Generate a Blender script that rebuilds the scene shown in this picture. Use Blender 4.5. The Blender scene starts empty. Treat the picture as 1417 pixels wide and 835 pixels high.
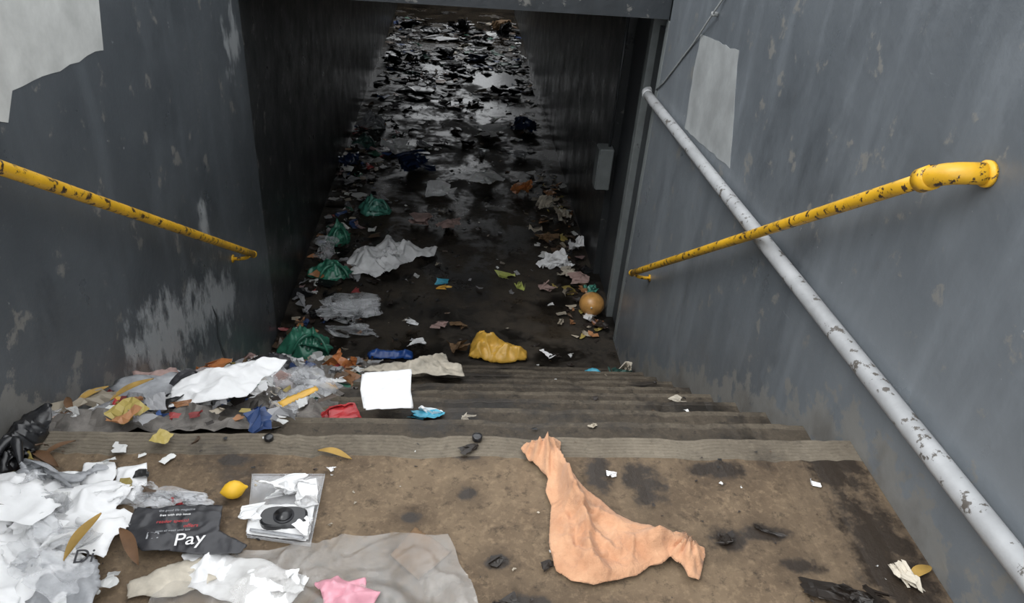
import bpy, bmesh, math, random
import numpy as np
from mathutils import Vector, Matrix, noise
W=1.311; FZ=-1.75; RISE=.175; RUN=.275
sc=bpy.context.scene
sc.view_settings.view_transform='Standard'
def g(y):
    if y<0: return 0.
    if y<RUN*9: return -RISE*math.ceil(y/RUN+1e-6)
    return FZ
def slope(y):
    if y<0: return 0.
    return max(FZ,-y*RISE/RUN)
# ---------- node helpers
def newmat(name):
    m=bpy.data.materials.new(name); m.use_nodes=True
    return m,m.node_tree,m.node_tree.nodes['Principled BSDF']
class N:
    def __init__(s,nt): s.nt=nt; s.geo=nt.nodes.new('ShaderNodeTexCoord')
    def co(s,scale=(1,1,1)):
        m=s.nt.nodes.new('ShaderNodeMapping'); m.inputs['Scale'].default_value=scale
        s.nt.links.new(s.geo.outputs['Object'],m.inputs['Vector']); return m.outputs[0]
    def noise(s,sc_,det=6,rough=.6,scale=(1,1,1),dist=0):
        n=s.nt.nodes.new('ShaderNodeTexNoise'); n.inputs['Scale'].default_value=sc_; n.inputs['Detail'].default_value=det
        n.inputs['Roughness'].default_value=rough; n.inputs['Distortion'].default_value=dist
        s.nt.links.new(s.co(scale),n.inputs['Vector']); return n.outputs['Fac']
    def ramp(s,fac,stops):
        r=s.nt.nodes.new('ShaderNodeValToRGB'); e=r.color_ramp.elements
        while len(e)<len(stops): e.new(.5)
        for i,(p,c) in enumerate(stops):
            e[i].position=p; e[i].color=(c,c,c,1)
        s.nt.links.new(fac,r.inputs[0]); return r.outputs[0]
    def mix(s,f,a,b,mode='MIX'):
        m=s.nt.nodes.new('ShaderNodeMix'); m.data_type='RGBA'; m.blend_type=mode
        for i,v in ((0,f),(6,a),(7,b)):
            if hasattr(v,'links') : s.nt.links.new(v,m.inputs[i])
            elif i==0: m.inputs[0].default_value=v
            else: m.inputs[i].default_value=tuple(v)+(1,)
        return m.outputs[2]
    def math(s,op,a,b=0,clamp=False):
        m=s.nt.nodes.new('ShaderNodeMath'); m.operation=op; m.use_clamp=clamp
        for i,v in ((0,a),(1,b)):
            if hasattr(v,'links'): s.nt.links.new(v,m.inputs[i])
            else: m.inputs[i].default_value=v
        return m.outputs[0]
    def bump(s,h,st,dist=.01):
        b=s.nt.nodes.new('ShaderNodeBump'); b.inputs['Strength'].default_value=st; b.inputs['Distance'].default_value=dist
        s.nt.links.new(h,b.inputs['Height']); return b.outputs[0]
    def sep(s):
        x=s.nt.nodes.new('ShaderNodeSeparateXYZ'); s.nt.links.new(s.geo.outputs['Object'],x.inputs[0]); return x.outputs
def wallmat(name,base,light,peel=False,chipc=(.30,.32,.33)):
    m,nt,b=newmat(name); n=N(nt)
    big=n.noise(1.1,5,.5); c=n.mix(n.ramp(big,[(.3,0),(.72,1)]),base,light)
    st=n.ramp(n.noise(5,6,.6,(1,1,.22)),[(.5,0),(.85,1)]); c=n.mix(n.math('MULTIPLY',st,.4),c,tuple(v*1.7 for v in light))
    dk=n.ramp(n.noise(2.2,8,.65,(1,1,.5)),[(.26,0),(.42,1)]); c=n.mix(dk,tuple(v*.7 for v in base),c)
    chips=n.ramp(n.noise(3.0,12,.72),[(.69,0),(.70,1)])
    c=n.mix(n.math('MULTIPLY',chips,.7),c,chipc)
    scr=n.ramp(n.noise(9,10,.75,(1,.25,1.6)),[(.68,0),(.70,1)]); c=n.mix(n.math('MULTIPLY',scr,.35),c,chipc)
    sp=n.ramp(n.noise(30,4,.55),[(.74,0),(.77,1)]); c=n.mix(n.math('MULTIPLY',sp,.6),c,(.5,.5,.48))
    x,y,z=n.sep()
    d=n.math('ADD',z,n.math('MULTIPLY',n.math('MAXIMUM',y,0.),.6364))
    a=n.math('SUBTRACT',1.,n.math('DIVIDE',d,.20),True)
    nn=n.noise(7,10,.68)
    msk=n.ramp(n.math('ADD',nn,n.math('MULTIPLY',a,.22)),[(.60,0),(.64,1)])
    c=n.mix(n.math('MULTIPLY',msk,.75),c,(.20,.195,.18))
    gr=n.ramp(n.math('ADD',n.noise(5,6,.6),n.math('MULTIPLY',a,.25)),[(.66,0),(.85,1)])
    c=n.mix(n.math('MULTIPLY',gr,.4),c,(.06,.05,.04))
    if peel:
        def win(v,c0,r): return n.math('SUBTRACT',1.,n.math('DIVIDE',n.math('ABSOLUTE',n.math('SUBTRACT',v,c0)),r),True)
        ln=n.math('ADD',n.math('MULTIPLY',y,-.40),.02)
        a1=win(n.math('SUBTRACT',z,ln),0,.30); a2=win(y,1.5,.85)
        aa=n.math('MULTIPLY',a1,n.math('MINIMUM',n.math('MULTIPLY',a2,3.),1.))
        aa=n.math('MAXIMUM',aa,n.math('MAXIMUM',n.math('MULTIPLY',win(y,1.88,.16),win(z,-.25,.2)),n.math('MULTIPLY',n.math('MULTIPLY',win(y,2.85,.5),win(z,.5,.3)),1.2)))
        pk=n.ramp(n.math('ADD',n.noise(3.4,13,.7,(1,1.3,.75)),n.math('MULTIPLY',aa,.24)),[(.60,0),(.70,1)])
        pk=n.math('MULTIPLY',pk,n.ramp(aa,[(.02,0),(.15,1)]))
        c=n.mix(n.math('MULTIPLY',pk,.9),c,(.36,.38,.39))
    nt.links.new(c,b.inputs['Base Color'])
    r=n.ramp(n.noise(4,6,.6),[(.3,.26),(.7,.46)]); nt.links.new(r,b.inputs['Roughness'])
    nt.links.new(n.bump(n.noise(14,8,.6),.3,.01),b.inputs['Normal'])
    return m
def concrete(name,a,bc,dark,rlo=.45,rhi=.85,spk=.5,wet=.42,dks=.75,stains=None,puddle=False):
    m,nt,b=newmat(name); n=N(nt)
    c=n.mix(n.ramp(n.noise(2.4,9,.65),[(.35,0),(.65,1)]),a,bc)
    fine=n.noise(45,6,.75); c=n.mix(n.math('MULTIPLY',n.ramp(fine,[(.5,0),(.75,1)]),spk),c,tuple(min(1,v*1.9) for v in bc))
    c=n.mix(n.math('MULTIPLY',n.ramp(n.noise(26,8,.75),[(.33,1),(.47,0)]),dks),c,dark)
    stn=n.ramp(n.noise(2.3,10,.68,dist=.3),[(wet-.07,1),(wet+.04,0)])
    c=n.mix(n.math('MULTIPLY',stn,.8),c,dark)
    rr=stn
    if stains:
        x,y,z=n.sep(); best=None
        for (sx,sy,ra,rb) in stains:
            u=n.math('DIVIDE',n.math('SUBTRACT',x,sx),ra); v=n.math('DIVIDE',n.math('SUBTRACT',y,sy),rb)
            q=n.math('ADD',n.math('MULTIPLY',u,u),n.math('MULTIPLY',v,v))
            best=q if best is None else n.math('MINIMUM',best,q)
        s_=n.math('ADD',n.math('MULTIPLY',best,.22),n.math('MULTIPLY',n.noise(16,9,.7),1.0))
        sm=n.ramp(s_,[(.60,1),(.78,0)])
        wide=n.ramp(n.math('ADD',n.math('MULTIPLY',best,.05),n.math('MULTIPLY',n.noise(7,8,.7),.8)),[(.42,1),(.75,0)])
        c=n.mix(n.math('MULTIPLY',wide,.5),c,(.05,.033,.02))
        c=n.mix(n.math('MULTIPLY',sm,.9),c,(.018,.012,.008)); rr=n.math('MAXIMUM',stn,sm)
    nt.links.new(c,b.inputs['Base Color'])
    r=n.ramp(rr,[(0,rhi),(1,rlo)])
    if puddle:
        x,y,z=n.sep()
        far=n.ramp(n.math('DIVIDE',y,16.),[(.5,0),(.72,1)])
        pd=n.ramp(n.math('ADD',n.noise(1.6,7,.62),n.math('MULTIPLY',far,.16)),[(.51,0),(.60,1)])
        r=n.mix(pd,r,n.mix(far,(.25,.25,.25),(.08,.08,.08)))
        nt.links.new(r,b.inputs['Roughness'])
        nt.links.new(n.bump(n.noise(12,8,.65),.25,.01),b.inputs['Normal'])
    else:
        nt.links.new(r,b.inputs['Roughness']); nt.links.new(n.bump(fine,.5,.006),b.inputs['Normal'])
    return m
def painted(name,col,chip,th=.62,rough=.4,sc_=22,metal=0):
    m,nt,b=newmat(name); n=N(nt)
    ch=n.ramp(n.noise(sc_,8,.7),[(th,0),(th+.02,1)])
    d=n.noise(6,5,.6); c=n.mix(n.ramp(d,[(.35,0),(.7,1)]),tuple(v*.7 for v in col),col)
    c=n.mix(ch,c,chip); nt.links.new(c,b.inputs['Base Color']); b.inputs['Roughness'].default_value=rough; b.inputs['Metallic'].default_value=metal
    nt.links.new(n.bump(n.noise(60,5,.6),.2,.003),b.inputs['Normal'])
    return m
M={}
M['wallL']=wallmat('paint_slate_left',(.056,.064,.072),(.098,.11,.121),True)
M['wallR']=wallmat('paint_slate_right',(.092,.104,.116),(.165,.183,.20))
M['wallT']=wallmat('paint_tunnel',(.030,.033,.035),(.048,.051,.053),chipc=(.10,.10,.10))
M['wallTL']=wallmat('paint_tunnel_left_dark',(.016,.018,.019),(.028,.030,.031),chipc=(.08,.08,.08))  # darker version of the tunnel paint for the left wall
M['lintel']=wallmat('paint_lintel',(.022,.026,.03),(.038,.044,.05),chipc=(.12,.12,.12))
ST=[(.055,-.07,.05,.04),(.58,-.20,.06,.10),(.82,-.14,.09,.04),(.77,-.41,.05,.045),(.88,-.385,.07,.03),(.13,-.485,.03,.025),(.45,-.16,.04,.08),(-.10,-.33,.03,.02),(.62,-.06,.09,.03),(.95,-.5,.06,.03),(1.2,-.45,.1,.25),(1.2,-.1,.1,.15),(.2,-.62,.06,.04),(-.62,-.12,.05,.03),(.05,-.25,.03,.03)]
M['landing']=concrete('landing_concrete',(.085,.056,.033),(.205,.148,.092),(.020,.014,.009),spk=.5,wet=.39,stains=ST)
M['strip']=concrete('nosing_strip_concrete',(.11,.09,.066),(.19,.162,.122),(.035,.028,.022),spk=.3,wet=.40,dks=.45)
M['tread']=concrete('tread_concrete',(.034,.026,.018),(.085,.067,.047),(.010,.008,.006),.35,.8,wet=.45)
M['edge']=concrete('tread_worn_edge',(.06,.048,.035),(.125,.103,.075),(.018,.014,.011),wet=.46)
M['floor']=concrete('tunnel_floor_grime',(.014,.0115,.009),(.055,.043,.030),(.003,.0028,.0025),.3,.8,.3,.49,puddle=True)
M['yellow']=painted('yellow_rail_paint',(.82,.46,.025),(.05,.03,.02),.555,.38,30)
M['grey']=painted('grey_pipe_paint',(.42,.43,.44),(.10,.09,.08),.58,.45,18)
M['steel']=painted('dark_steel',(.05,.055,.06),(.1,.1,.1),.66,.4,14)
M['box']=painted('grey_box_paint',(.2,.22,.22),(.06,.06,.06),.66,.5,14)
M['patch']=painted('bare_plaster_grey',(.58,.59,.57),(.5,.52,.53),.68,.8,5)
M['patch2']=painted('bare_plaster_grey_dull',(.32,.335,.335),(.2,.22,.23),.68,.8,5)
# ---------- mesh helpers
def link(o,par=None):
    sc.collection.objects.link(o)
    if par: o.parent=par
    return o
def mk(name,vs,fs,mat,smooth=False,par=None,idx=None):
    me=bpy.data.meshes.new(name); me.from_pydata([tuple(v) for v in vs],[],fs); me.update()
    for m in (mat if isinstance(mat,list) else [mat]): me.materials.append(m)
    if idx: me.polygons.foreach_set('material_index',idx)
    if smooth: me.polygons.foreach_set('use_smooth',[True]*len(fs))
    return link(bpy.data.objects.new(name,me),par)
def box(name,a,b,mat,par=None,bev=0):
    x0,y0,z0=a;x1,y1,z1=b
    vs=[(x,y,z) for x in(x0,x1) for y in(y0,y1) for z in(z0,z1)]
    o=mk(name,vs,[(0,1,3,2),(4,6,7,5),(0,4,5,1),(2,3,7,6),(0,2,6,4),(1,5,7,3)],mat,par=par)
    if bev:
        md=o.modifiers.new('b','BEVEL'); md.width=bev; md.segments=3
    return o
def empty(name):
    e=bpy.data.objects.new(name,None); e.empty_display_size=.1; return link(e)
def tube(name,pts,r,mat,par=None,seg=20):
    pts=[Vector(p) for p in pts]; rs=r if isinstance(r,list) else [r]*len(pts)
    vs=[];fs=[]; prevn=None
    for i,p in enumerate(pts):
        t=(pts[min(i+1,len(pts)-1)]-pts[max(i-1,0)]).normalized()
        n_=t.orthogonal().normalized() if prevn is None else (prevn-t*prevn.dot(t)).normalized()
        prevn=n_; bn=t.cross(n_)
        for k in range(seg):
            a=2*math.pi*k/seg; vs.append(p+(n_*math.cos(a)+bn*math.sin(a))*rs[i])
    for i in range(len(pts)-1):
        for k in range(seg):
            fs.append((i*seg+k,i*seg+(k+1)%seg,(i+1)*seg+(k+1)%seg,(i+1)*seg+k))
    fs.append(tuple(range(seg))[::-1]); fs.append(tuple((len(pts)-1)*seg+k for k in range(seg)))
    return mk(name,vs,fs,mat,True,par)
def arc(p0,p1,p2,n=8):
    p0,p1,p2=map(Vector,(p0,p1,p2)); return [p0*(1-t)**2+p1*2*t*(1-t)+p2*t*t for t in [i/n for i in range(n+1)]]
# ---------- shell
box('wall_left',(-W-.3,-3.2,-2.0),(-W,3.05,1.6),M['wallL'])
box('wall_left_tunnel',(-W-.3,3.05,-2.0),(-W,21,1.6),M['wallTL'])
box('wall_right',(W,-3.2,-2.0),(W+.3,3.02,1.7),M['wallR'])
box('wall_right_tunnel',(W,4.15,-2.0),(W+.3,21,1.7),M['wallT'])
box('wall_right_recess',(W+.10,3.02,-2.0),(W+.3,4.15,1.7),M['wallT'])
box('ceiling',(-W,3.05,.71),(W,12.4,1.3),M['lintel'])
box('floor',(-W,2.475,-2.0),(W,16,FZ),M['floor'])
box('floor_recess',(W,3.02,-2.0),(W+.1,4.15,FZ),M['floor'])
random.seed(3)
prof=[(-3.2,-2.0,0),(-3.2,0,0)]
def strip(y1,z,w,dep,nr,kk):
    y=y1-w; p=[(y,z,kk)]; st=w*.9/nr
    for i in range(nr):
        a=y+.004+i*st
        p+=[(a,z-dep,kk),(a+.003,z-dep,kk),(a+.0045,z,kk),(a+st-.002,z,kk)]
    p+=[(y1-.005,z,kk),(y1,z-.007,kk)]
    return p
prof+=strip(0,0,.095,.0016,6,1)
for k in range(1,10):
    z=-RISE*k; y0=RUN*(k-1)
    prof+=[(y0-.012,z+.14,2),(y0-.012,z,2)]
    prof+=strip(RUN*k,z,.028,.001,1,3)
prof+=[(RUN*9-.012,FZ+.14,2),(RUN*9-.012,-2.0,2)]
nx=90; vs=[];fs=[];idx=[]; WW=W-.001
for i in range(nx+1):
    x=-WW+2*WW*i/nx
    for (y,z,k) in prof:
        j=noise.noise(Vector((x*6,y*3,z*3)))*.012+noise.noise(Vector((x*25,y*9,z*5)))*.007
        vs.append((x,y+(j if k else 0),z-(abs(j)*.7 if k in(1,3) else 0)))
n_=len(prof)
for i in range(nx):
    for j in range(n_-1):
        fs.append((i*n_+j,(i+1)*n_+j,(i+1)*n_+j+1,i*n_+j+1)); k=prof[j+1][2]
        if k==1 and j==1: k=0
        if k==3 and prof[j][2]==2: k=2
        idx.append(k)
    fs.append((i*n_,i*n_+n_-1,(i+1)*n_+n_-1,(i+1)*n_)); idx.append(0)
mk('staircase',vs,fs,[M['landing'],M['strip'],M['tread'],M['edge']],idx=idx)
fv=[];ff=[]; P=[(16.002,-2.0)]
for k in range(10): P+=[(16.002+.28*k,FZ+.17*k),(16.002+.28*k,FZ+.17*(k+1))]
P+=[(18.9,FZ+1.7),(18.9,-2.0)]
for x in (-WW,WW): fv+=[(x,y,z) for y,z in P]
q=len(P); ff=[(j,(j+1)%q,q+(j+1)%q,q+j) for j in range(q)]
mk('staircase',fv,ff,M['tread'])
def flat(name,pts,x,mat,s):
    vs=[(x+s*.002,a,b) for a,b in pts]; n=len(vs); vs+=[(x,a,b) for a,b in pts]
    return mk(name,vs,[tuple(range(n)),tuple(range(2*n-1,n-1,-1))]+[(i,(i+1)%n,n+(i+1)%n,n+i) for i in range(n)],mat)
def rough(pts,st=.03,j=.01):
    o=[]
    for i in range(len(pts)):
        a=Vector(pts[i]);b=Vector(pts[(i+1)%len(pts)]); k=max(1,int((b-a).length/st))
        for t in range(k):
            p=a.lerp(b,t/k); o.append((p.x+random.uniform(-j,j),p.y+random.uniform(-j,j)))
    return o
flat('wall_paint_patch',rough([(1.19,1.35),(1.184,1.0),(1.141,.837),(.80,.853),(.50,.865),(.43,.80),(.3,.86),(.1,.9),(.1,1.35)],.06,.006),-W,M['patch'],1)
flat('wall_paint_patch',rough([(2.358,.772),(1.759,.829),(1.534,.336),(2.320,.258),(2.361,.567)],.06,.008),W,M['patch2'],-1)
flat('wall_crack',rough([(1.80,-.70),(1.83,-.80),(1.80,-.92),(1.86,-1.12),(1.885,-1.12),(1.825,-.92),(1.85,-.80)],.03,.004),-W,M['steel'],1)
def rail(nm,x,wx,A,B):
    e=empty(nm); s=1 if wx>x else -1
    a=Vector((x,A[0],A[1])); b=Vector((x,B[0],B[1])); d=(b-a).normalized()
    corner=a-d*.05
    tube('rail_tube',[a+d*i*.15 for i in range(int((b-a).length/.15))]+[b],.0205,M['yellow'],e)
    pts=[a+d*.02]+arc(a,corner,corner+Vector((s*.05,-.01,.005)))+[Vector((wx-s*.012,corner.y-.02,corner.z+.01))]
    tube('elbow',pts,.028,M['yellow'],e)
    tube('elbow_collar',[a+d*.0,a+d*.045],.0325,M['yellow'],e)
    tube('flange',[Vector((wx-s*.012,corner.y-.02,corner.z+.01)),Vector((wx-s*.001,corner.y-.02,corner.z+.01))],.034,M['yellow'],e)
    tube('end_cap',[b-d*.006,b+d*.012,b+d*.016],[.023,.023,.017],M['yellow'],e)
    q=b-d*.10
    tube('bracket',arc(q+Vector((0,0,-.015)),q+Vector((0,0,-.045)),q+Vector((s*.099,0,-.045))),.011,M['yellow'],e,12)
    tube('bracket_plate',[q+Vector((s*.093,0,-.045)),q+Vector((s*.0995,0,-.045))],.025,M['yellow'],e)
rail('handrail',W-.1,W,(-.046,.938),(2.522,-.815))
rail('handrail',-W+.1,-W,(-.45,1.176),(2.343,-.666))
e=empty('wall_pipe')
P0=Vector((W-.04,3.139,.214)); P1=Vector((W-.04,-.754,.302)); dd=(P1-P0).normalized()
tube('pipe_run',[P0+dd*.2*i for i in range(29)],.031,M['grey'],e)
tube('pipe_elbow',arc(P0+dd*.03,P0-dd*.06,P0-dd*.06+Vector((0.035,0,0))),.034,M['grey'],e)
wp=[Vector((W-.006,3.05,.27)),Vector((W-.006,2.9,.36)),Vector((W-.006,2.45,.7)),Vector((W-.03,2.13,.93)),Vector((W-.012,2.1,.99)),Vector((W-.006,1.95,1.12)),Vector((W-.006,1.6,1.5)),Vector((W-.006,1.45,1.69))]
tube('wall_cable',wp,.005,M['patch2'],None,8)
tube('cable_clip',[Vector((W-.035,2.15,.915)),Vector((W-.002,2.15,.915))],.012,M['patch2'],None,10)
d=empty('door_1')
box('door_leaf',(W+.05,3.14,FZ+.01),(W+.095,4.1,.6),M['steel'],d)
box('frame_post',(W,3.03,FZ),(W+.06,3.10,.7),M['box'],d,.005)
box('frame_post_far',(W,3.42,FZ),(W+.09,3.50,.7),M['box'],d,.005)
j=empty('junction_box')
box('box_body',(W-.12,4.0,-.86),(W-.001,4.16,-.5),M['box'],j,.012)
box('box_lid',(W-.127,4.01,-.85),(W-.119,4.15,-.51),M['box'],j,.006)
tube('box_conduit',[(W-.03,4.08,-.5),(W-.03,4.08,.7)],.012,M['steel'],j,12)
# ---------- litter materials
def lit(name,col,rough=.6,var=.35,coat=0):
    if name in M: return M[name]
    m,nt,b=newmat(name); n=N(nt)
    c=n.mix(n.ramp(n.noise(14,6,.6),[(.35,0),(.6,1)]),tuple(v*(1-var) for v in col),col)
    nt.links.new(c,b.inputs['Base Color']); b.inputs['Roughness'].default_value=rough; b.inputs['Coat Weight'].default_value=coat
    b.inputs['Coat Roughness'].default_value=.25
    nt.links.new(n.bump(n.noise(40,5,.6),.25,.004),b.inputs['Normal'])
    M[name]=m; return m
def clearmat(name,col,op,rough=.15,sc_=9):
    m,nt,b=newmat(name); out=nt.nodes['Material Output']
    b.inputs['Base Color'].default_value=col+(1,); b.inputs['Roughness'].default_value=rough; b.inputs['Coat Weight'].default_value=.6
    t=nt.nodes.new('ShaderNodeBsdfTransparent'); mx=nt.nodes.new('ShaderNodeMixShader'); n=N(nt)
    f=n.ramp(n.noise(sc_,6,.6),[(.3,op*.4),(.7,min(1,op*1.6))])
    nt.links.new(n.bump(n.noise(30,6,.65),.6,.006),b.inputs['Normal'])
    nt.links.new(f,mx.inputs[0]); nt.links.new(t.outputs[0],mx.inputs[1]); nt.links.new(b.outputs[0],mx.inputs[2]); nt.links.new(mx.outputs[0],out.inputs[0])
    return m
WHITE=lit('white_paper',(.88,.88,.88),.7,.08); CREAM=lit('cream_paper',(.62,.56,.46),.7); DIRTY=lit('soiled_paper',(.22,.20,.18),.7,.6)
YEL=lit('mustard_plastic',(.80,.46,.07),.5,.25,.3)
GREEN=lit('green_bag_plastic',(.05,.25,.16),.35,.5,.4); TEAL=lit('teal_bag_plastic',(.09,.33,.25),.35,.5,.4); DGREEN=lit('dull_green_plastic',(.05,.12,.1),.35,.5,.4)
BLACK=lit('black_plastic',(.012,.012,.014),.28,.3,.5); BLUE=lit('blue_print',(.02,.09,.36),.35,.3,.3); DBLUE=lit('dark_blue_plastic',(.015,.035,.10),.35,.4,.4)
RED=lit('red_print',(.55,.04,.045),.4,.3,.3); PINK=lit('pink_plastic',(.72,.33,.40),.4,.2,.3); BROWN=lit('brown_card',(.20,.12,.06),.8); ORG=lit('orange_print',(.60,.22,.07),.4,.4,.3)
CYAN=lit('cyan_print',(.08,.42,.58),.35,.25,.3); LIME=lit('lime_print',(.5,.55,.15),.4); TAN=lit('bread_tan',(.45,.30,.15),.8); LEMON=lit('lemon_skin',(.85,.5,.03),.45,.1)
PUMP=lit('orange_ball_skin',(.60,.31,.09),.4,.35,.3); LEAFY=lit('dry_leaf_yellow',(.42,.26,.06),.7); LEAFB=lit('dry_leaf_brown',(.14,.07,.03),.7); WETB=lit('wet_mud',(.02,.014,.010),.45,.4)
CHAR=lit('charcoal_print',(.035,.035,.04),.45,.3,.2); GREYP=lit('grey_plastic',(.42,.43,.45),.35,.4,.4); DUSTY=lit('dusty_pink',(.42,.29,.26),.7)
CLEAR=clearmat('clear_film',(.78,.79,.81),.34); CLEAR2=clearmat('cloudy_film',(.60,.58,.55),.33,.16,6)
m,nt,b=newmat('orange_dye_crease_shade'); n=N(nt)
c=n.mix(n.ramp(n.noise(9,7,.65),[(.35,0),(.65,1)]),(.52,.26,.14),(.68,.39,.23)); c=n.mix(n.math('MULTIPLY',n.ramp(n.noise(13,9,.7,dist=.6),[(.58,0),(.72,1)]),.6),c,(.27,.13,.07))  # dark mottle paints in crease shading that the diffuse light leaves out
nt.links.new(c,b.inputs['Base Color']); b.inputs['Roughness'].default_value=.9; b.inputs['Sheen Weight'].default_value=.15
nt.links.new(n.bump(n.math('ADD',n.noise(30,7,.65),n.math('MULTIPLY',n.noise(350,2,.5),.25)),.8,.01),b.inputs['Normal']); ORANGE=m
# ---------- litter builders
S_=[0]
def sd():
    S_[0]+=1; return Vector((S_[0]*7.31,S_[0]*3.17,S_[0]*1.9))
def inside(x,y,p):
    c=False; j=len(p)-1
    for i in range(len(p)):
        if (p[i][1]>y)!=(p[j][1]>y) and x<(p[j][0]-p[i][0])*(y-p[i][1])/(p[j][1]-p[i][1])+p[i][0]: c=not c
        j=i
    return c
def near(x,y,p):
    best=(9,0,0)
    for i in range(len(p)):
        ax,ay=p[i];bx,by=p[(i+1)%len(p)]; dx=bx-ax;dy=by-ay; l=dx*dx+dy*dy+1e-12
        t=max(0,min(1,((x-ax)*dx+(y-ay)*dy)/l)); qx=ax+t*dx;qy=ay+t*dy; dd_=math.hypot(x-qx,y-qy)
        if dd_<best[0]: best=(dd_,qx,qy)
    return best
def sheet(name,poly,mat,base=None,amp=.02,fr=9,res=.01,lift=.003,par=None,aniso=(1,1),smooth=True,thick=.0012,dome=0,domer=.1,edge=.35,warp=0,extra=None):
    s=sd(); xs=[p[0] for p in poly]; ys=[p[1] for p in poly]
    if base is None: base=lambda x,y:g(y)
    nx_=int((max(xs)-min(xs))/res)+3; ny_=int((max(ys)-min(ys))/res)+3
    x0=min(xs)-res;y0=min(ys)-res; ids={}; vs=[]; fs=[]; ins={}
    def st(i,j):
        if (i,j) not in ins: ins[(i,j)]=inside(x0+i*res,y0+j*res,poly)
        return ins[(i,j)]
    def vid(i,j):
        if (i,j) in ids: return ids[(i,j)]
        x=x0+i*res;y=y0+j*res; dd_,qx,qy=near(x,y,poly)
        if not st(i,j) or dd_<res*.35: x,y=qx,qy; dd_=0
        p=Vector((x*aniso[0],y*aniso[1],0))
        if warp: p=p+Vector((noise.noise(p*5+s),noise.noise(p*5-s),0))*warp
        a=abs(noise.noise(p*fr+s)); b_=abs(noise.noise(p*fr*2.3+s*2)); c_=noise.noise(p*fr*5+s*3); d_=abs(noise.noise(p*fr*4.1+s*4))
        h=amp*(max(0,1-3.2*a)*.7+max(0,1-3.4*b_)*.34+max(0,1-4*d_)*.14+.12*c_+.1+.6*max(0,noise.noise(p*fr*.5-s)))
        if extra: h+=extra(x,y)
        h=max(0,h)*min(1,edge+dd_/(.02+amp)*(1-edge))
        if dome: h+=dome*min(1,dd_/domer)**.6
        vs.append((x,y,base(x,y)+lift+h)); ids[(i,j)]=len(vs)-1; return len(vs)-1
    for i in range(nx_):
        for j in range(ny_):
            if sum((st(i,j),st(i+1,j),st(i,j+1),st(i+1,j+1)))>=2: fs.append((vid(i,j),vid(i+1,j),vid(i+1,j+1),vid(i,j+1)))
    o=mk(name,vs,fs,mat,smooth,par)
    if thick:
        md=o.modifiers.new('s','SOLIDIFY'); md.thickness=thick; md.offset=1
    return o
def rect(cx_,cy_,w,l,rot=0,jit=.01):
    c,s=math.cos(rot),math.sin(rot); o=[]
    for a,b in ((-w/2,-l/2),(0,-l/2),(w/2,-l/2),(w/2,0),(w/2,l/2),(0,l/2),(-w/2,l/2),(-w/2,0)):
        a+=random.uniform(-jit,jit); b+=random.uniform(-jit,jit); o.append((cx_+a*c-b*s,cy_+a*s+b*c))
    return o
def blobpoly(cx_,cy_,a,b,n=11,jit=.3,rot=0):
    o=[];c,s=math.cos(rot),math.sin(rot)
    for k in range(n):
        t=2*math.pi*k/n; r=1+random.uniform(-jit,jit); u=a*r*math.cos(t);v=b*r*math.sin(t); o.append((max(-W+.012,min(W-.012,cx_+u*c-v*s)),cy_+u*s+v*c))
    return o
def folded(n,folds,wr,lo=.5,hi=2.7,soft=0):
    """unit sheet, creased along random lines"""
    u=np.linspace(-1,1,n); X,Y=np.meshgrid(u,u,indexing='ij')
    s=sd(); P=np.stack([X.ravel(),Y.ravel(),np.zeros(n*n)],1)
    corner=[random.uniform(.65,1.15) for _ in range(4)]
    bx=(1+P[:,0])/2; by=(1+P[:,1])/2
    k=corner[0]*(1-bx)*(1-by)+corner[1]*bx*(1-by)+corner[2]*(1-bx)*by+corner[3]*bx*by
    P[:,:2]*=k[:,None]; P[:,1]*=random.uniform(.6,1)
    if wr:
        for i in range(len(P)):
            q=Vector(P[i])*2.2+s
            P[i,2]+=wr*(abs(noise.noise(q))+.5*abs(noise.noise(q*2.3))); 
            P[i,0]+=wr*.5*noise.noise(q*1.3+s); P[i,1]+=wr*.5*noise.noise(q*1.3-s)
    for f in range(folds):
        th=random.uniform(0,6.283); nn=np.array([math.cos(th),math.sin(th)]); c=random.uniform(-.1,.55)
        d=P[:,:2]@nn-c; m_=d>0; ph=random.choice((-1,1))*random.uniform(lo,hi)
        dm=d[m_]; z=P[m_,2]
        a=ph*(1-np.exp(-dm/max(soft,1e-3))) if soft else np.full(dm.shape,ph)
        nd=dm*np.cos(a)-z*np.sin(a); nz=dm*np.sin(a)+z*np.cos(a)
        P[m_,:2]+=(nd-dm)[:,None]*nn[None,:]; P[m_,2]=nz
    P[:,2]-=P[:,2].min(); c=(P[:,:2].max(0)+P[:,:2].min(0))/2; P[:,:2]-=c
    P[:,:2]/=np.maximum((P[:,:2].max(0)-P[:,:2].min(0))/2,.05); P[:,2]/=max(P[:,2].max(),.05)
    return P
def wad(name,x,y,a,b,h,mat,z=None,rot=None,n=13,folds=5,wr=.16,smooth=False,par=None,soft=0,parts=1):
    z0=g(y) if z is None else z; rot=random.uniform(-.5,.5) if rot is None else rot
    c,s=math.cos(rot),math.sin(rot); vs=[];fs=[]
    for q in range(parts):
        P=folded(n,folds,wr,soft=soft); k=1 if q==0 else random.uniform(.5,.8); ox,oy=(0,0) if q==0 else (random.uniform(-.4,.4)*a,random.uniform(-.4,.4)*b); o=len(vs)
        for p in P:
            X=p[0]*a*k+ox;Y=p[1]*b*k+oy; vs.append((max(-W+.008,min(W-.008,x+X*c-Y*s)),y+X*s+Y*c,z0+.002+p[2]*h*(1 if q==0 else random.uniform(.9,.92))))
        fs+=[(o+i*n+j,o+(i+1)*n+j,o+(i+1)*n+j+1,o+i*n+j+1) for i in range(n-1) for j in range(n-1)]
    return mk(name,vs,fs,mat,smooth,par)
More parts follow.
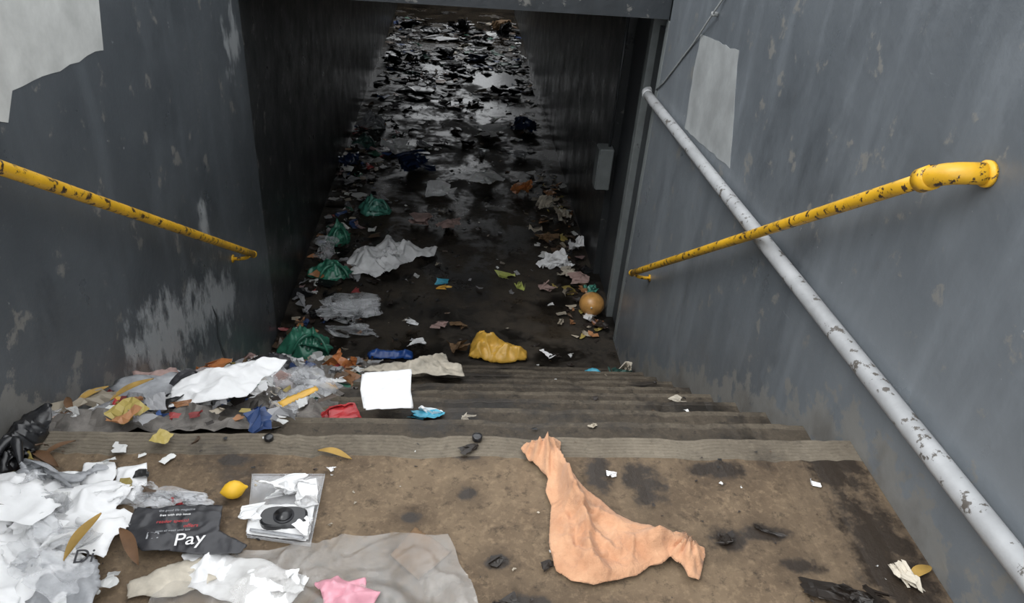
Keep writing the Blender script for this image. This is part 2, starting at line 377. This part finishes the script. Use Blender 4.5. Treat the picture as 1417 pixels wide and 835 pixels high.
def crumple(name,x,y,a,b,h,mat,z=None,rot=None,smooth=False,par=None,disp=None):
    if disp is not None:
        bm=bmesh.new(); bmesh.ops.create_icosphere(bm,subdivisions=4,radius=1); s=sd(); rot=rot or 0
        for v in bm.verts:
            p=v.co.copy(); q=p*(1+disp*noise.noise(p*1.5+s)+disp*.3*noise.noise(p*5+s)); zz=max(-.5,q.z)+.5
            v.co=Vector((x+q.x*a*math.cos(rot)-q.y*b*math.sin(rot),y+q.x*a*math.sin(rot)+q.y*b*math.cos(rot),(g(y) if z is None else z)+.002+zz*h/1.5))
        me=bpy.data.meshes.new(name); bm.to_mesh(me); bm.free(); me.materials.append(mat); me.polygons.foreach_set('use_smooth',[True]*len(me.polygons))
        return link(bpy.data.objects.new(name,me),par)
    if smooth: return wad(name,x,y,a,b,h,mat,z,rot,n=30,folds=6,wr=.25,smooth=True,par=par,soft=.12,parts=2)
    return wad(name,x,y,a,b,h,mat,z,rot,n=15,par=par,parts=2 if a>.09 else 1)
def pz(lo): return lambda x,y:lo
def bag(name,x,y,a,b,h,mat,z=None,rot=None):
    e=empty(name); z0=g(y) if z is None else z
    sheet('body',blobpoly(x,y,a,b,16,.18),mat,base=pz(z0),amp=h*.45,fr=1.6/max(a,.05),res=max(.007,a/24),dome=h*.62,domer=min(a,b)*.9,warp=.04,par=e,edge=.1)
    wad('crumpled_side',x+a*.3,y-b*.3,a*.8,b*.7,h*.7,mat,z=z0,n=30,folds=6,wr=.3,smooth=True,par=e,soft=.10,parts=2)
    t=Vector((x+a*.3,y-.2*b,z0+h*.8))
    for k in (-1,1):
        tube('handle',arc(t,t+Vector((k*a*.4,-b*.3,h*.25)),t+Vector((k*a*.65,-b*.7,-h*.5)),6),[.010,.013,.015,.013,.012,.010,.006],mat,e,8)
    return e
def leaf(name,x,y,l,w,rot,mat,z=None):
    vs=[];fs=[];n=10;z0=(g(y) if z is None else z)+.004; c,s=math.cos(rot),math.sin(rot)
    for i in range(n+1):
        t=i/n; ww=w*math.sin(math.pi*min(1,t*.97+.015))**.8; zc=.012*math.sin(math.pi*t)
        for k in (-1,0,1):
            u=(t-.5)*l; v=k*ww/2+.1*w*math.sin(5*t); vs.append((x+u*c-v*s,y+u*s+v*c,z0+zc+(abs(k)*.004)))
    for i in range(n):
        for k in (0,1): a=i*3+k; fs.append((a,a+3,a+4,a+1))
    return mk(name,vs,fs,mat,True)
def text(body,x,y,z,size,rot,mat,par,tilt=0):
    c=bpy.data.curves.new('print','FONT'); c.body=body; c.size=size; c.extrude=.0004; c.align_x='CENTER'; c.align_y='CENTER'
    o=bpy.data.objects.new('printed_lettering',c); c.materials.append(mat); link(o,par); o.location=(x,y,z); o.rotation_euler=(tilt,0,rot); return o
random.seed(11)
# --- landing items
cl=[(.218,-.072),(.235,-.052),(.262,-.05),(.289,-.028),(.32,-.03),(.345,-.045),(.340,-.075),(.335,-.10),(.352,-.135),(.375,-.19),(.40,-.235),(.434,-.276),(.47,-.33),(.515,-.365),(.559,-.378),(.60,-.40),(.628,-.393),(.66,-.42),(.690,-.445),(.688,-.47),(.672,-.50),(.648,-.552),(.62,-.545),(.612,-.51),(.585,-.485),(.56,-.505),(.530,-.505),(.49,-.535),(.43,-.552),(.37,-.565),(.315,-.551),(.28,-.52),(.269,-.44),(.28,-.36),(.29,-.30),(.278,-.25),(.29,-.2),(.268,-.15),(.24,-.12)]
def drape(x,y):
    dx=x-.29;dy=y+.03; r=math.hypot(dx,dy); th=math.atan2(dy,dx)
    w_=noise.noise(Vector((x*6,y*6,2)))
    f1=(1-abs(math.sin(th*8+1.8*w_+r*3)))**1.5*.055*min(1,r/.12)*(1-.3*min(1,r/.5))
    tw=.040*math.exp(-(r/.12)**2)
    dx2=x-.64;dy2=y+.45; r2=math.hypot(dx2,dy2); th2=math.atan2(dy2,dx2)
    f2=.045*(1-abs(math.sin(th2*5+2*w_)))*math.exp(-(r2/.14)**2)
    hem=.020*math.exp(-((y+.545-.2*(x-.4))/.022)**2)
    over=.03*math.exp(-(((x-.33)-.25*(-.18-y))/.025)**2)*(1 if -.34<y<-.08 else 0)
    return f1+tw+f2+hem+over
sheet('orange_cloth',cl,ORANGE,amp=.024,fr=9,res=.004,aniso=(1.2,.8),thick=.002,edge=.2,warp=.06,extra=drape)
fl=empty('printed_flyer')
sheet('flyer_sheet',[(-.827,-.327),(-.77,-.335),(-.71,-.318),(-.604,-.32),(-.597,-.36),(-.591,-.406),(-.507,-.453),(-.519,-.478),(-.64,-.482),(-.70,-.47),(-.758,-.475),(-.80,-.44),(-.821,-.407)],CHAR,base=pz(.022),amp=.018,res=.006,fr=8,par=fl,warp=.04)
text('Pay',-.65,-.447,.043,.055,.12,WHITE,fl); text('m',-.745,-.43,.041,.045,.1,GREYP,fl)
for i,(bd,x,y,s_,mt) in enumerate([('reader special',-.71,-.388,.014,RED),('offers',-.66,-.402,.016,RED),('the good life magazine',-.71,-.350,.010,GREYP),('free with this issue',-.71,-.366,.010,WHITE),('open all week until late',-.70,-.418,.009,GREYP)]): text(bd,x,y,.042,s_,.08,mt,fl)
pile=[((-1.14,-.30),(.15,.10)),((-.98,-.36),(.16,.10)),((-1.2,-.44),(.10,.10)),((-1.04,-.48),(.14,.10)),((-.90,-.44),(.09,.07)),((-1.12,-.60),(.14,.12)),((-.98,-.60),(.12,.08))]
for i,((x,y),(a,b)) in enumerate(pile):
    sheet('crumpled_white_paper',blobpoly(x,y,a,b,14,.35),WHITE,amp=.05,fr=6,res=.009,lift=.004+.004*i,base=pz(.006*(i%3)+.004),warp=.05)
for (x,y,a,b,h) in [(-1.1,-.36,.12,.08,.08),(-.94,-.31,.08,.05,.05),(-1.0,-.43,.11,.07,.08),(-1.15,-.50,.10,.07,.08),(-.92,-.52,.07,.05,.06)]:
    wad('crumpled_white_paper',x,y,a,b,h,WHITE,z=.012,n=24,folds=4,wr=.2,smooth=True,soft=.05,parts=2)
wad('clear_plastic_bag',-1.0,-.38,.17,.09,.09,CLEAR,z=.01,n=36,folds=6,wr=.3,smooth=True,soft=.12,parts=2)
sheet('white_paper_scrap',[(-1.033,-.149),(-.95,-.148),(-.925,-.19),(-.93,-.253),(-1.01,-.232)],WHITE,amp=.02,lift=.008,res=.006)
sheet('white_paper_scrap',[(-.93,-.176),(-.858,-.155),(-.83,-.238),(-.847,-.296),(-.904,-.271)],WHITE,amp=.02,lift=.012,res=.006)
gb=empty('grey_plastic_bag')
sheet('film',rect(-1.0,-.60,.34,.2,.1,.02),GREYP,amp=.05,fr=8,res=.008,par=gb,base=pz(.02),warp=.05)
wad('film_fold',-.95,-.56,.13,.06,.07,CLEAR,z=.03,n=30,folds=5,wr=.3,smooth=True,soft=.12,par=gb)
text('Di',-.86,-.535,.085,.05,.1,CHAR,gb,.2)
wad('grey_plastic_bag',-1.08,-.21,.13,.05,.06,GREYP,n=30,folds=5,wr=.3,smooth=True,soft=.12,parts=2)
wad('grey_plastic_bag',-.80,-.30,.09,.05,.04,CLEAR,n=30,folds=5,wr=.3,smooth=True,soft=.12,parts=2)
wad('clear_plastic_bag',-.72,-.29,.12,.04,.035,CLEAR,n=30,folds=5,wr=.3,smooth=True,soft=.12,parts=2)
bag('black_plastic_bag',-1.235,-.10,.06,.10,.09,BLACK,rot=1.5)
sheet('black_cloth',blobpoly(-1.25,-.02,.055,.12,10,.15),BLACK,amp=.05,fr=9,base=pz(0))
sheet('cardboard_square',[(-.087,-.37),(.011,-.454),(-.07,-.543),(-.148,-.465)],BROWN,amp=.004,lift=.002)
sheet('tissue_wad',blobpoly(-.50,-.54,.17,.07,14,.35,-.2),WHITE,amp=.05,fr=9,res=.007,lift=.003,warp=.05)
sheet('tissue_wad',blobpoly(-.68,-.55,.11,.05,14,.35,.3),CREAM,amp=.04,fr=9,res=.007,lift=.003,warp=.05)
wad('tissue_wad',-.43,-.57,.08,.04,.04,WHITE,n=20,folds=4,parts=2)
sheet('plastic_sheet',[(-.72,-.70),(-.69,-.56),(-.60,-.50),(-.531,-.464),(-.46,-.455),(-.40,-.435),(-.33,-.43),(-.285,-.406),(-.20,-.41),(-.14,-.40),(-.06,-.41),(0,-.406),(.02,-.45),(.03,-.50),(.06,-.55),(.074,-.607),(.09,-.70)],CLEAR2,amp=.042,fr=5,res=.009,lift=.006,thick=0,warp=.08)
sheet('pink_bag',blobpoly(-.24,-.615,.075,.05,12,.3),PINK,amp=.07,fr=9,res=.006,lift=.03,warp=.05)
tr=empty('clear_plastic_tray')
tp=[(-.559,-.186),(-.356,-.184),(-.355,-.436),(-.523,-.406)]
for i in range(4):
    a=Vector(tp[i]+(.0,));b=Vector(tp[(i+1)%4]+(.0,)); u=Vector((0,0,.010))
    n_=(b-a).cross(u).normalized()*.0012
    mk('tray_side_%d'%i,[a,b,b+u,a+u,a+n_,b+n_,b+u+n_,a+u+n_],[(0,1,2,3),(7,6,5,4),(3,2,6,7)],CLEAR,par=tr)
    tube('tray_rim_%d'%i,[a+u,b+u],.0012,CLEAR,tr,8)
mk('tray_base',[p+(.003,) for p in tp]+[p+(.001,) for p in tp],[(0,1,2,3),(7,6,5,4)],CLEAR,par=tr)
wad('tissue',-.46,-.25,.08,.045,.05,WHITE,z=.006,n=20,folds=5,rot=.1,par=tr,parts=2); wad('tissue',-.40,-.26,.045,.06,.05,WHITE,z=.006,n=20,folds=5,rot=.2,par=tr)
sheet('white_card',[(-.535,-.305),(-.365,-.30),(-.362,-.43),(-.525,-.405)],WHITE,amp=.014,res=.006,par=tr,base=pz(.008))
vs=[];n=36
for z,k in ((.016,1.),(.032,1.),(.036,.9)):
    for i in range(n):
        t=2*math.pi*i/n; vs.append((-.435+.070*k*math.cos(t)*(1-.12*math.cos(2*t)),-.362+.034*k*math.sin(t)*(1+.25*abs(math.cos(t))),z))
mk('black_lid',vs,[(l*n+i,l*n+(i+1)%n,(l+1)*n+(i+1)%n,(l+1)*n+i) for l in range(2) for i in range(n)]+[tuple(2*n+i for i in range(n))],BLACK,par=tr)
tube('disc_ring',[(-.435,-.362,.036),(-.435,-.362,.038)],.027,CHAR,tr,30); tube('black_disc',[(-.435,-.362,.038),(-.435,-.362,.043)],.022,BLACK,tr,28)
wad('tissue',-.51,-.35,.03,.04,.04,WHITE,z=.015,n=14,par=tr); wad('tissue',-.375,-.40,.03,.03,.035,WHITE,z=.015,n=14,par=tr)
sheet('foil',[(-.515,-.395),(-.372,-.42),(-.37,-.432),(-.515,-.405)],GREYP,amp=.006,res=.005,par=tr,base=pz(.02))
def lathe(name,x,y,z,prof_,mat,ax,n=28,par=None):
    ax=Vector(ax).normalized(); a=ax.orthogonal().normalized(); b=ax.cross(a); vs=[];fs=[]
    for (t,r) in prof_:
        for i in range(n):
            q=2*math.pi*i/n; vs.append(Vector((x,y,z))+ax*t+(a*math.cos(q)+b*math.sin(q))*r)
    for k in range(len(prof_)-1):
        for i in range(n): fs.append((k*n+i,k*n+(i+1)%n,(k+1)*n+(i+1)%n,(k+1)*n+i))
    return mk(name,vs,fs,mat,True,par)
lathe('lemon',-.590,-.262,.026,[(-.036,.0005),(-.033,.005),(-.028,.011),(-.02,.019),(-.008,.0245),(.006,.025),(.018,.020),(.026,.012),(.031,.006),(.036,.004),(.038,.0005)],LEMON,(1,.35,0))
for (x,y,l,w,r,m) in [(-.34,-.10,.11,.025,-.3,LEAFY),(-.89,-.47,.15,.028,1.4,LEAFY),(-.77,-.50,.14,.03,-.9,LEAFB),(1.26,-.53,.1,.03,.5,LEAFY),(-1.15,-.13,.12,.028,-.5,LEAFB),(-1.22,-.2,.1,.025,1.1,LEAFY),(-1.17,-.39,.12,.025,.3,LEAFB),(-.30,-.585,.09,.02,.7,LEAFB),(-1.13,-.09,.10,.02,.9,LEAFB)]:
    leaf('dry_leaf',x,y,l,w,r,m,z=.075 if x<-.7 and y<-.25 else None)
for (x,y,a,b,h) in [(.06,-.07,.035,.02,.012),(.76,-.41,.035,.025,.014),(.13,-.485,.028,.018,.012),(.14,-.61,.04,.02,.02),(.9,-.385,.05,.012,.01),(.26,-.5,.02,.015,.01)]:
    wad('wet_litter_clump',x,y,a,b,h,WETB,n=12)
wad('wet_litter_clump',1.03,-.61,.13,.05,.04,WETB,n=20,parts=3)
wad('white_shell_scrap',1.21,-.55,.028,.05,.03,CREAM,rot=.4)
for (x,y,s) in [(1.107,-.205,.018),(.484,-.169,.016),(-.342,-.16,.014)]: wad('white_paper_scrap',x,y,s,s*.8,s*.8,WHITE,n=9,folds=3)
lathe('bottle_cap',.086,-.018,.001,[(0,.016),(.012,.016),(.014,.014),(.014,.0005)],BLACK,(0,0,1),20)
lathe('bottle_cap',-.547,-.03,.001,[(0,.014),(.01,.014),(.012,.012),(.012,.0005)],BLACK,(0,0,1),20)
wad('red_wrapper',-1.15,-.18,.03,.02,.02,RED); wad('red_wrapper',-.73,-.30,.03,.015,.03,RED)
# --- stair litter
def tilt(y0,t,extra=.012):
    z0=slope(y0)+extra; return lambda x,y:z0-math.tan(math.radians(t))*(y-y0)
def ssheet(name,x,y0,w,l,mat,t=8,rot=0,amp=.01,**k):
    return sheet(name,rect(x,y0+l/2,w,l,rot,.015),mat,base=tilt(y0,t),amp=amp,**k)
sheet('litter_heap',[(-1.28,.02),(-1.05,.05),(-.85,.15),(-.6,.2),(-.5,.3),(-.45,.6),(-.5,1.0),(-.45,1.5),(-.40,2.0),(-.35,2.35),(-.55,2.45),(-1.0,2.45),(-1.28,2.45)],DIRTY,base=lambda x,y:slope(y)-.045,amp=.08,fr=6,res=.02,lift=.0,thick=0,smooth=False)
sheet('white_paper_sheet',[(-.96,.27),(-1.0,.42),(-.95,.52),(-.86,.60),(-.74,.68),(-.64,.66),(-.66,.56),(-.70,.48),(-.72,.36),(-.85,.29)],WHITE,base=tilt(.27,12,.03),amp=.045,fr=5,res=.008,warp=.05)
wad('printed_wrapper',-.97,.50,.06,.05,.04,CHAR,z=slope(.42)+.06,n=14)
ssheet('white_paper_sheet',-.235,.36,.19,.25,WHITE,3,.08,.012)
sheet('white_paper_sheet',[(-.50,1.62),(-.45,1.70),(-.40,1.72),(-.32,1.80),(-.25,1.78),(-.12,1.95),(-.02,2.0),(.0,1.85),(.07,1.78),(.09,1.6),(-.05,1.56),(-.15,1.60),(-.25,1.58),(-.35,1.62)],CREAM,base=tilt(1.6,20),amp=.06,fr=6)
crumple('red_wrapper',-.42,.47,.085,.05,.05,RED,z=slope(.55)+.01,rot=.1); crumple('snack_packet',-.09,.47,.075,.045,.05,CYAN,z=slope(.55),rot=0)
crumple('white_paper_scrap',-.07,.50,.05,.03,.05,WHITE,z=slope(.55))
crumple('cream_carton',.07,.47,.04,.03,.025,CREAM,z=-.35,rot=.1); crumple('white_paper_scrap',-.15,.9,.045,.04,.04,WHITE,z=-.70)
crumple('white_paper_scrap',.02,.95,.02,.02,.04,WHITE,z=-.70)
crumple('snack_packet',-.68,.35,.035,.04,.06,BLUE,z=slope(.4)); crumple('white_paper_scrap',-.62,.30,.05,.04,.04,WHITE,z=slope(.35))
crumple('orange_wrapper',-1.17,1.15,.14,.13,.13,ORG,z=slope(1.2)); crumple('brown_wrapper',-1.05,1.1,.11,.08,.11,YEL,z=slope(1.2)); crumple('orange_wrapper',-1.10,1.65,.08,.1,.13,BROWN,z=slope(1.7))
crumple('clear_wrapper',-1.12,.50,.19,.12,.09,GREYP,z=slope(.5),rot=0,smooth=True); crumple('clear_wrapper',-1.0,.72,.16,.14,.10,CLEAR,z=slope(.7),smooth=True); sheet('purple_wrapper',rect(-1.15,.62,.16,.14,.3,.02),DUSTY,base=tilt(.55,12,.07),amp=.04)
crumple('white_paper_scrap',-1.17,.10,.05,.04,.04,WHITE,z=-.175); crumple('grey_wrapper',-1.24,.16,.05,.05,.06,GREYP,z=-.17)
crumple('bread_bun',-1.0,.11,.045,.035,.045,TAN,z=-.175,disp=.15); crumple('bread_scrap',-.73,.10,.04,.025,.03,CREAM,z=-.175); crumple('cream_carton',-.47,.11,.055,.03,.03,CREAM,z=-.175)
leaf('dry_leaf',-1.22,.3,.13,.03,1.,LEAFY,-.12); leaf('dry_leaf',-1.1,.34,.16,.03,.9,LEAFY,-.12); leaf('dry_leaf',-1.24,.20,.10,.025,2.2,LEAFB,-.08)
sheet('yellow_wrapper',rect(-.53,.33,.15,.03,.7,.004),YEL,base=tilt(.25,0,.03),amp=.01)
crumple('clear_plastic_bag',-.70,.98,.17,.16,.14,CLEAR,z=slope(1.0),smooth=True); crumple('clear_plastic_bag',-.58,.72,.14,.12,.10,CLEAR,z=slope(.75),smooth=True)
crumple('foil_wrapper',-1.0,1.6,.12,.1,.08,GREYP,z=slope(1.7)); sheet('printed_wrapper',rect(-.95,1.5,.2,.18,.2,.02),CHAR,base=tilt(1.4,15,.05),amp=.05)
crumple('orange_packet',-.66,1.95,.11,.07,.20,ORG,z=slope(2.05)); crumple('white_paper_scrap',-.55,1.5,.05,.05,.05,WHITE,z=slope(1.55))
for i in range(46):
    y=random.uniform(.15,2.35); x=random.uniform(-1.25,-.45-.15*random.random()); s=random.uniform(.035,.10); mt=random.choice([WHITE,WHITE,GREYP,CLEAR,GREYP,CLEAR,BLUE,CREAM,CREAM,BROWN,CHAR,WHITE,WHITE,DUSTY,RED,ORG,GREEN,YEL])
    if s>.07 and mt in (RED,ORG,GREEN,YEL,BLUE): s*=.6
    crumple('mixed_wrapper',x,y,s,s*.8,s*.7,mt,z=slope(y)-.01,smooth=mt in(GREYP,CLEAR))
sheet('snack_packet',rect(1.0,2.30,.15,.13,-.1,.008),CYAN,base=lambda x,y:-1.575,amp=.03,dome=.07,domer=.04)
crumple('food_scrap',1.2,2.3,.09,.06,.14,DGREEN,z=-1.575); crumple('white_paper_scrap',1.22,2.38,.06,.05,.14,CREAM,z=-1.575); crumple('cream_carton',1.14,1.02,.07,.04,.03,CREAM,z=-.70)
# --- tunnel floor litter
bag('green_plastic_bag',-1.06,2.85,.20,.15,.20,GREEN); bag('green_plastic_bag',-1.05,3.99,.19,.14,.14,GREEN); bag('green_plastic_bag',-1.06,4.61,.11,.14,.19,GREEN)
bag('green_plastic_bag',-.79,5.3,.16,.13,.18,TEAL); bag('green_plastic_bag',-1.1,7.23,.15,.17,.13,DGREEN); bag('grey_plastic_bag',-1.08,7.9,.18,.15,.20,GREYP)
wc=[(-.947,4.20),(-.86,4.38),(-.700,4.50),(-.60,4.72),(-.52,4.58),(-.437,4.60),(-.28,4.50),(-.120,4.52),(-.156,4.35),(-.30,4.30),(-.409,4.20),(-.48,4.05),(-.645,3.90),(-.75,3.97),(-.864,3.93),(-.88,4.08)]
sheet('white_cloth',wc,WHITE,amp=.12,fr=4.5,res=.012,thick=.002,warp=.08)
sheet('mustard_bag',[(.15,2.78),(.17,2.95),(.22,3.08),(.30,3.05),(.44,2.93),(.60,2.84),(.59,2.75),(.40,2.72)],YEL,amp=.09,fr=5,res=.009,dome=.08,domer=.12,warp=.06)
crumple('brown_paper_bag',.08,2.87,.08,.07,.13,BROWN); crumple('red_can',-.95,2.80,.05,.04,.10,RED,disp=.1)
sheet('blue_wrapper',rect(-.43,2.80,.33,.09,0,.01),BLUE,amp=.04,dome=.03,domer=.04)
crumple('foil_wrapper',.74,2.8,.07,.05,.06,WHITE)
ob=empty('orange_ball'); lathe('ball',1.18,3.45,FZ+.105,[(.105*math.cos(math.pi*(1-i/20))*.95,.105*math.sin(math.pi*(1-i/20))+.0002) for i in range(21)],PUMP,(.2,.1,1),36,ob)
tube('ball_valve',[(1.16,3.355,FZ+.13),(1.158,3.343,FZ+.132)],.008,CREAM,ob,10)
crumple('teal_plastic_bag',1.22,3.78,.07,.07,.1,TEAL,smooth=True)
crumple('clear_plastic_bag',-.80,3.36,.27,.2,.15,CLEAR,smooth=True); crumple('clear_plastic_bag',-.85,3.3,.2,.15,.12,CLEAR,smooth=True); crumple('clear_plastic_bag',-1.13,4.33,.15,.2,.13,CLEAR,smooth=True); crumple('clear_plastic_bag',-.75,3.1,.2,.12,.08,CLEAR,smooth=True)
for (x,y,a,b) in [(-.70,7.03,.2,.16),(-.14,5.84,.18,.16),(.40,6.16,.22,.15),(.48,7.76,.2,.18),(.97,4.25,.18,.1),(-.55,4.25,.1,.06)]:
    wad('white_paper_scrap',x,y,a,b,.16,WHITE,n=18,folds=3,parts=2)
for (nm,x,y,a,b,h,m) in [('pink_wrapper',-.30,5.06,.12,.1,.10,DUSTY),('pink_wrapper',-.03,4.95,.14,.1,.10,DUSTY),('blue_plastic_bag',-.43,6.43,.26,.18,.22,DBLUE),('blue_plastic_bag',-1.16,6.46,.15,.17,.22,DBLUE),('orange_wrapper',.78,5.91,.13,.1,.18,ORG),('cream_carton',.98,5.51,.11,.09,.18,CREAM),('cream_carton',.85,4.96,.08,.05,.09,CREAM),('white_paper_scrap',1.15,5.26,.1,.1,.14,CREAM),('white_paper_scrap',1.2,4.55,.08,.08,.17,WHITE),('lime_wrapper',.48,4.02,.1,.05,.05,LIME),('lime_wrapper',.61,3.86,.05,.05,.05,LIME),('snack_packet',-.07,3.87,.06,.04,.06,CYAN),('yellow_wrapper',-.05,3.80,.07,.03,.04,YEL),('pink_wrapper',.85,3.83,.09,.07,.10,DUSTY),('white_paper_scrap',1.05,4.1,.1,.08,.06,CREAM),('brown_wrapper',.95,4.75,.12,.1,.1,BROWN),('brown_wrapper',1.15,4.0,.1,.08,.09,DUSTY),('white_paper_scrap',-.30,3.25,.05,.05,.05,WHITE),('white_paper_scrap',-.25,2.95,.08,.06,.06,WHITE),('brown_wrapper',-.08,3.2,.08,.06,.05,DUSTY),('brown_wrapper',.08,3.2,.07,.06,.05,BROWN),('white_paper_scrap',.8,7.0,.13,.1,.10,GREYP),('blue_plastic_bag',.95,8.0,.15,.2,.2,DBLUE),('white_paper_scrap',-.35,7.25,.15,.1,.08,GREYP),('white_paper_scrap',.35,7.0,.08,.1,.08,GREYP),('white_paper_scrap',-.1,7.4,.1,.07,.04,CHAR),
 ('black_plastic_bag',.1,10.6,.25,.2,.12,BLACK),('black_plastic_bag',-.6,9.3,.3,.25,.12,BLACK),('black_plastic_bag',.8,9.6,.25,.25,.14,BLACK),('black_plastic_bag',.5,12.8,.25,.2,.15,BLACK),('black_plastic_bag',-.5,13.3,.25,.2,.16,BLACK),('black_plastic_bag',1.0,13.6,.2,.2,.3,BLACK),('black_plastic_bag',-.9,13.6,.2,.2,.2,BLACK),('black_plastic_bag',-1.0,11.3,.2,.3,.2,BLACK),('black_plastic_bag',.1,13.7,.15,.2,.3,BLACK),('black_plastic_bag',-.3,11.8,.3,.2,.14,BLACK),
 ('brown_wrapper',.9,13.9,.2,.15,.25,BROWN),('blue_plastic_bag',.4,11.6,.2,.15,.12,DBLUE),('green_wrapper',-.7,10.4,.15,.12,.1,DGREEN),('white_paper_scrap',-.3,13.0,.35,.2,.08,WHITE),('white_paper_scrap',.3,12.3,.3,.2,.08,WHITE),('white_paper_scrap',.0,11.2,.2,.15,.08,WHITE)]:
    crumple(nm,x,y,a,b,h,m,smooth=m in(BLACK,DBLUE))
# --- scraps
PAL={'w':(.8,.8,.78),'g':(.33,.33,.34),'k':(.012,.012,.013),'b':(.13,.085,.055),'c':(.46,.40,.31),'r':(.36,.06,.06),'u':(.05,.10,.27),'n':(.06,.18,.12),'o':(.42,.20,.09),'y':(.45,.35,.10),'p':(.42,.28,.27),'d':(.04,.03,.025)}
sm,snt,sb=newmat('mixed_scraps'); at=snt.nodes.new('ShaderNodeAttribute'); at.attribute_name='tint'; snt.links.new(at.outputs['Color'],sb.inputs['Base Color']); sb.inputs['Roughness'].default_value=.4
LIB=[folded(6,k,.25,.4,2.4) for k in [1,1,2,2,2,3,3,3,4,4,2,3]*4]
def scraps(name,items,hk=.45):
    vs=[];fs=[];cols=[]; n=6
    for (x,y,z,s,pk) in items:
        P=random.choice(LIB); r0=random.uniform(0,6.28); c,sn=math.cos(r0),math.sin(r0); e1=random.uniform(.35,1); h=s*random.uniform(.15,1)*hk*2; b0=len(vs)
        for p in P:
            X=p[0]*s;Y=p[1]*s*e1; vs.append((max(-W+.006,min(W-.006,x+X*c-Y*sn)),y+X*sn+Y*c,z+.003+p[2]*h))
        col=PAL[random.choice(pk)]; v=random.uniform(.5,1.1); col=tuple(min(1,q*v) for q in col)
        for i in range(n-1):
            for j in range(n-1): fs.append((b0+i*n+j,b0+(i+1)*n+j,b0+(i+1)*n+j+1,b0+i*n+j+1)); cols.append(col)
    o=mk(name,vs,fs,sm); ca=o.data.color_attributes.new('tint','FLOAT_COLOR','CORNER')
    arr=np.ones((len(fs)*4,4),dtype=np.float32)
    arr[:,:3]=np.repeat(np.array(cols,dtype=np.float32),4,axis=0); ca.data.foreach_set('color',arr.ravel()); return o
U_=random.uniform
it=[]
for _ in range(130): x=U_(-1.25,1.25); y=U_(-.75,-.02); it.append((x,y,0,U_(.002,.007),'wdbkkcd'))
for _ in range(70): x=U_(-1.28,-.75); y=U_(-.72,-.05); it.append((x,y,U_(0,.03),U_(.01,.03),'wwwgbcybk'))
scraps('litter_scraps',it)
it=[]
for _ in range(330):
    y=U_(.05,2.45); x=-1.28+abs(random.gauss(0,.42)); 
    if x>1.2: continue
    it.append((x,y,(slope(y)+U_(-.01,.045)) if x<-.45 else g(y),U_(.015,.06) if x<-.45 else U_(.006,.02),'wwwggkbbcrucoypggcwwdon'))
for _ in range(70): x=U_(-.4,1.25); y=U_(.1,2.4); it.append((x,y,g(y),U_(.005,.016),'wdbkcd'))
scraps('litter_scraps',it)
it=[]
for _ in range(300):
    y=U_(2.55,8); x=-1.27+abs(random.gauss(0,.25)); it.append((min(x,1.2),y,FZ+U_(0,.02),U_(.02,.09),'wwgkkbcwrunopdggdkkddg'))
for _ in range(190):
    y=U_(3.1,6.5); x=1.25-abs(random.gauss(0,.20)); it.append((x,y,FZ+U_(0,.02),U_(.015,.07),'wckbbddopydcc'))
for _ in range(380):
    x=U_(-1.2,1.2); y=U_(2.6,9); it.append((x,y,FZ,U_(.006,.035),'wbdkkdddbcg'))
for _ in range(60):
    x=U_(-1.2,1.2); y=U_(7,9.5); it.append((x,y,FZ,U_(.04,.11),'wbdkkgg'))
scraps('litter_scraps',it)
it=[]
for _ in range(1000):
    y=8.6+6.2*random.random()**.75; x=U_(-1.22,1.22)
    if noise.noise(Vector((x*1.3,y*.9,4)))<-.12 : continue
    it.append((x,y,FZ,U_(.02,.13),'wwwwggkkkkkkddbbuckn' if y>11 else 'wggkkkkkkdddbbuco'))  # extra white scraps past mid-tunnel put wet glints into the litter colour
scraps('litter_scraps',it,.35)
# ---------- light
w=bpy.data.worlds.new('sky'); sc.world=w; w.use_nodes=True
bg=w.node_tree.nodes['Background']; bg.inputs[0].default_value=(.95,.975,1,1); bg.inputs[1].default_value=1.9
sl=bpy.data.lights.new('soft_sun','SUN'); sl.energy=1.9; sl.angle=math.radians(40); so=link(bpy.data.objects.new('soft_sun',sl)); so.rotation_euler=Vector((.6,.35,-.9)).to_track_quat('-Z','Y').to_euler()
# ---------- camera
cd=bpy.data.cameras.new('camera'); cam=bpy.data.objects.new('camera',cd); link(cam); sc.camera=cam
pi,ya,ro=.5530,.1013,.0811
F=Vector((math.sin(ya)*math.cos(pi),math.cos(ya)*math.cos(pi),-math.sin(pi)))
R0=Vector((math.cos(ya),-math.sin(ya),0)); U0=R0.cross(F)
R=R0*math.cos(ro)+U0*math.sin(ro); U=-R0*math.sin(ro)+U0*math.cos(ro)
cam.matrix_world=Matrix(((R.x,U.x,-F.x,-.0184),(R.y,U.y,-F.y,-1.7754),(R.z,U.z,-F.z,1.6),(0,0,0,1)))
cd.sensor_width=36; cd.lens=1034.85*36/1417; cd.clip_start=.02
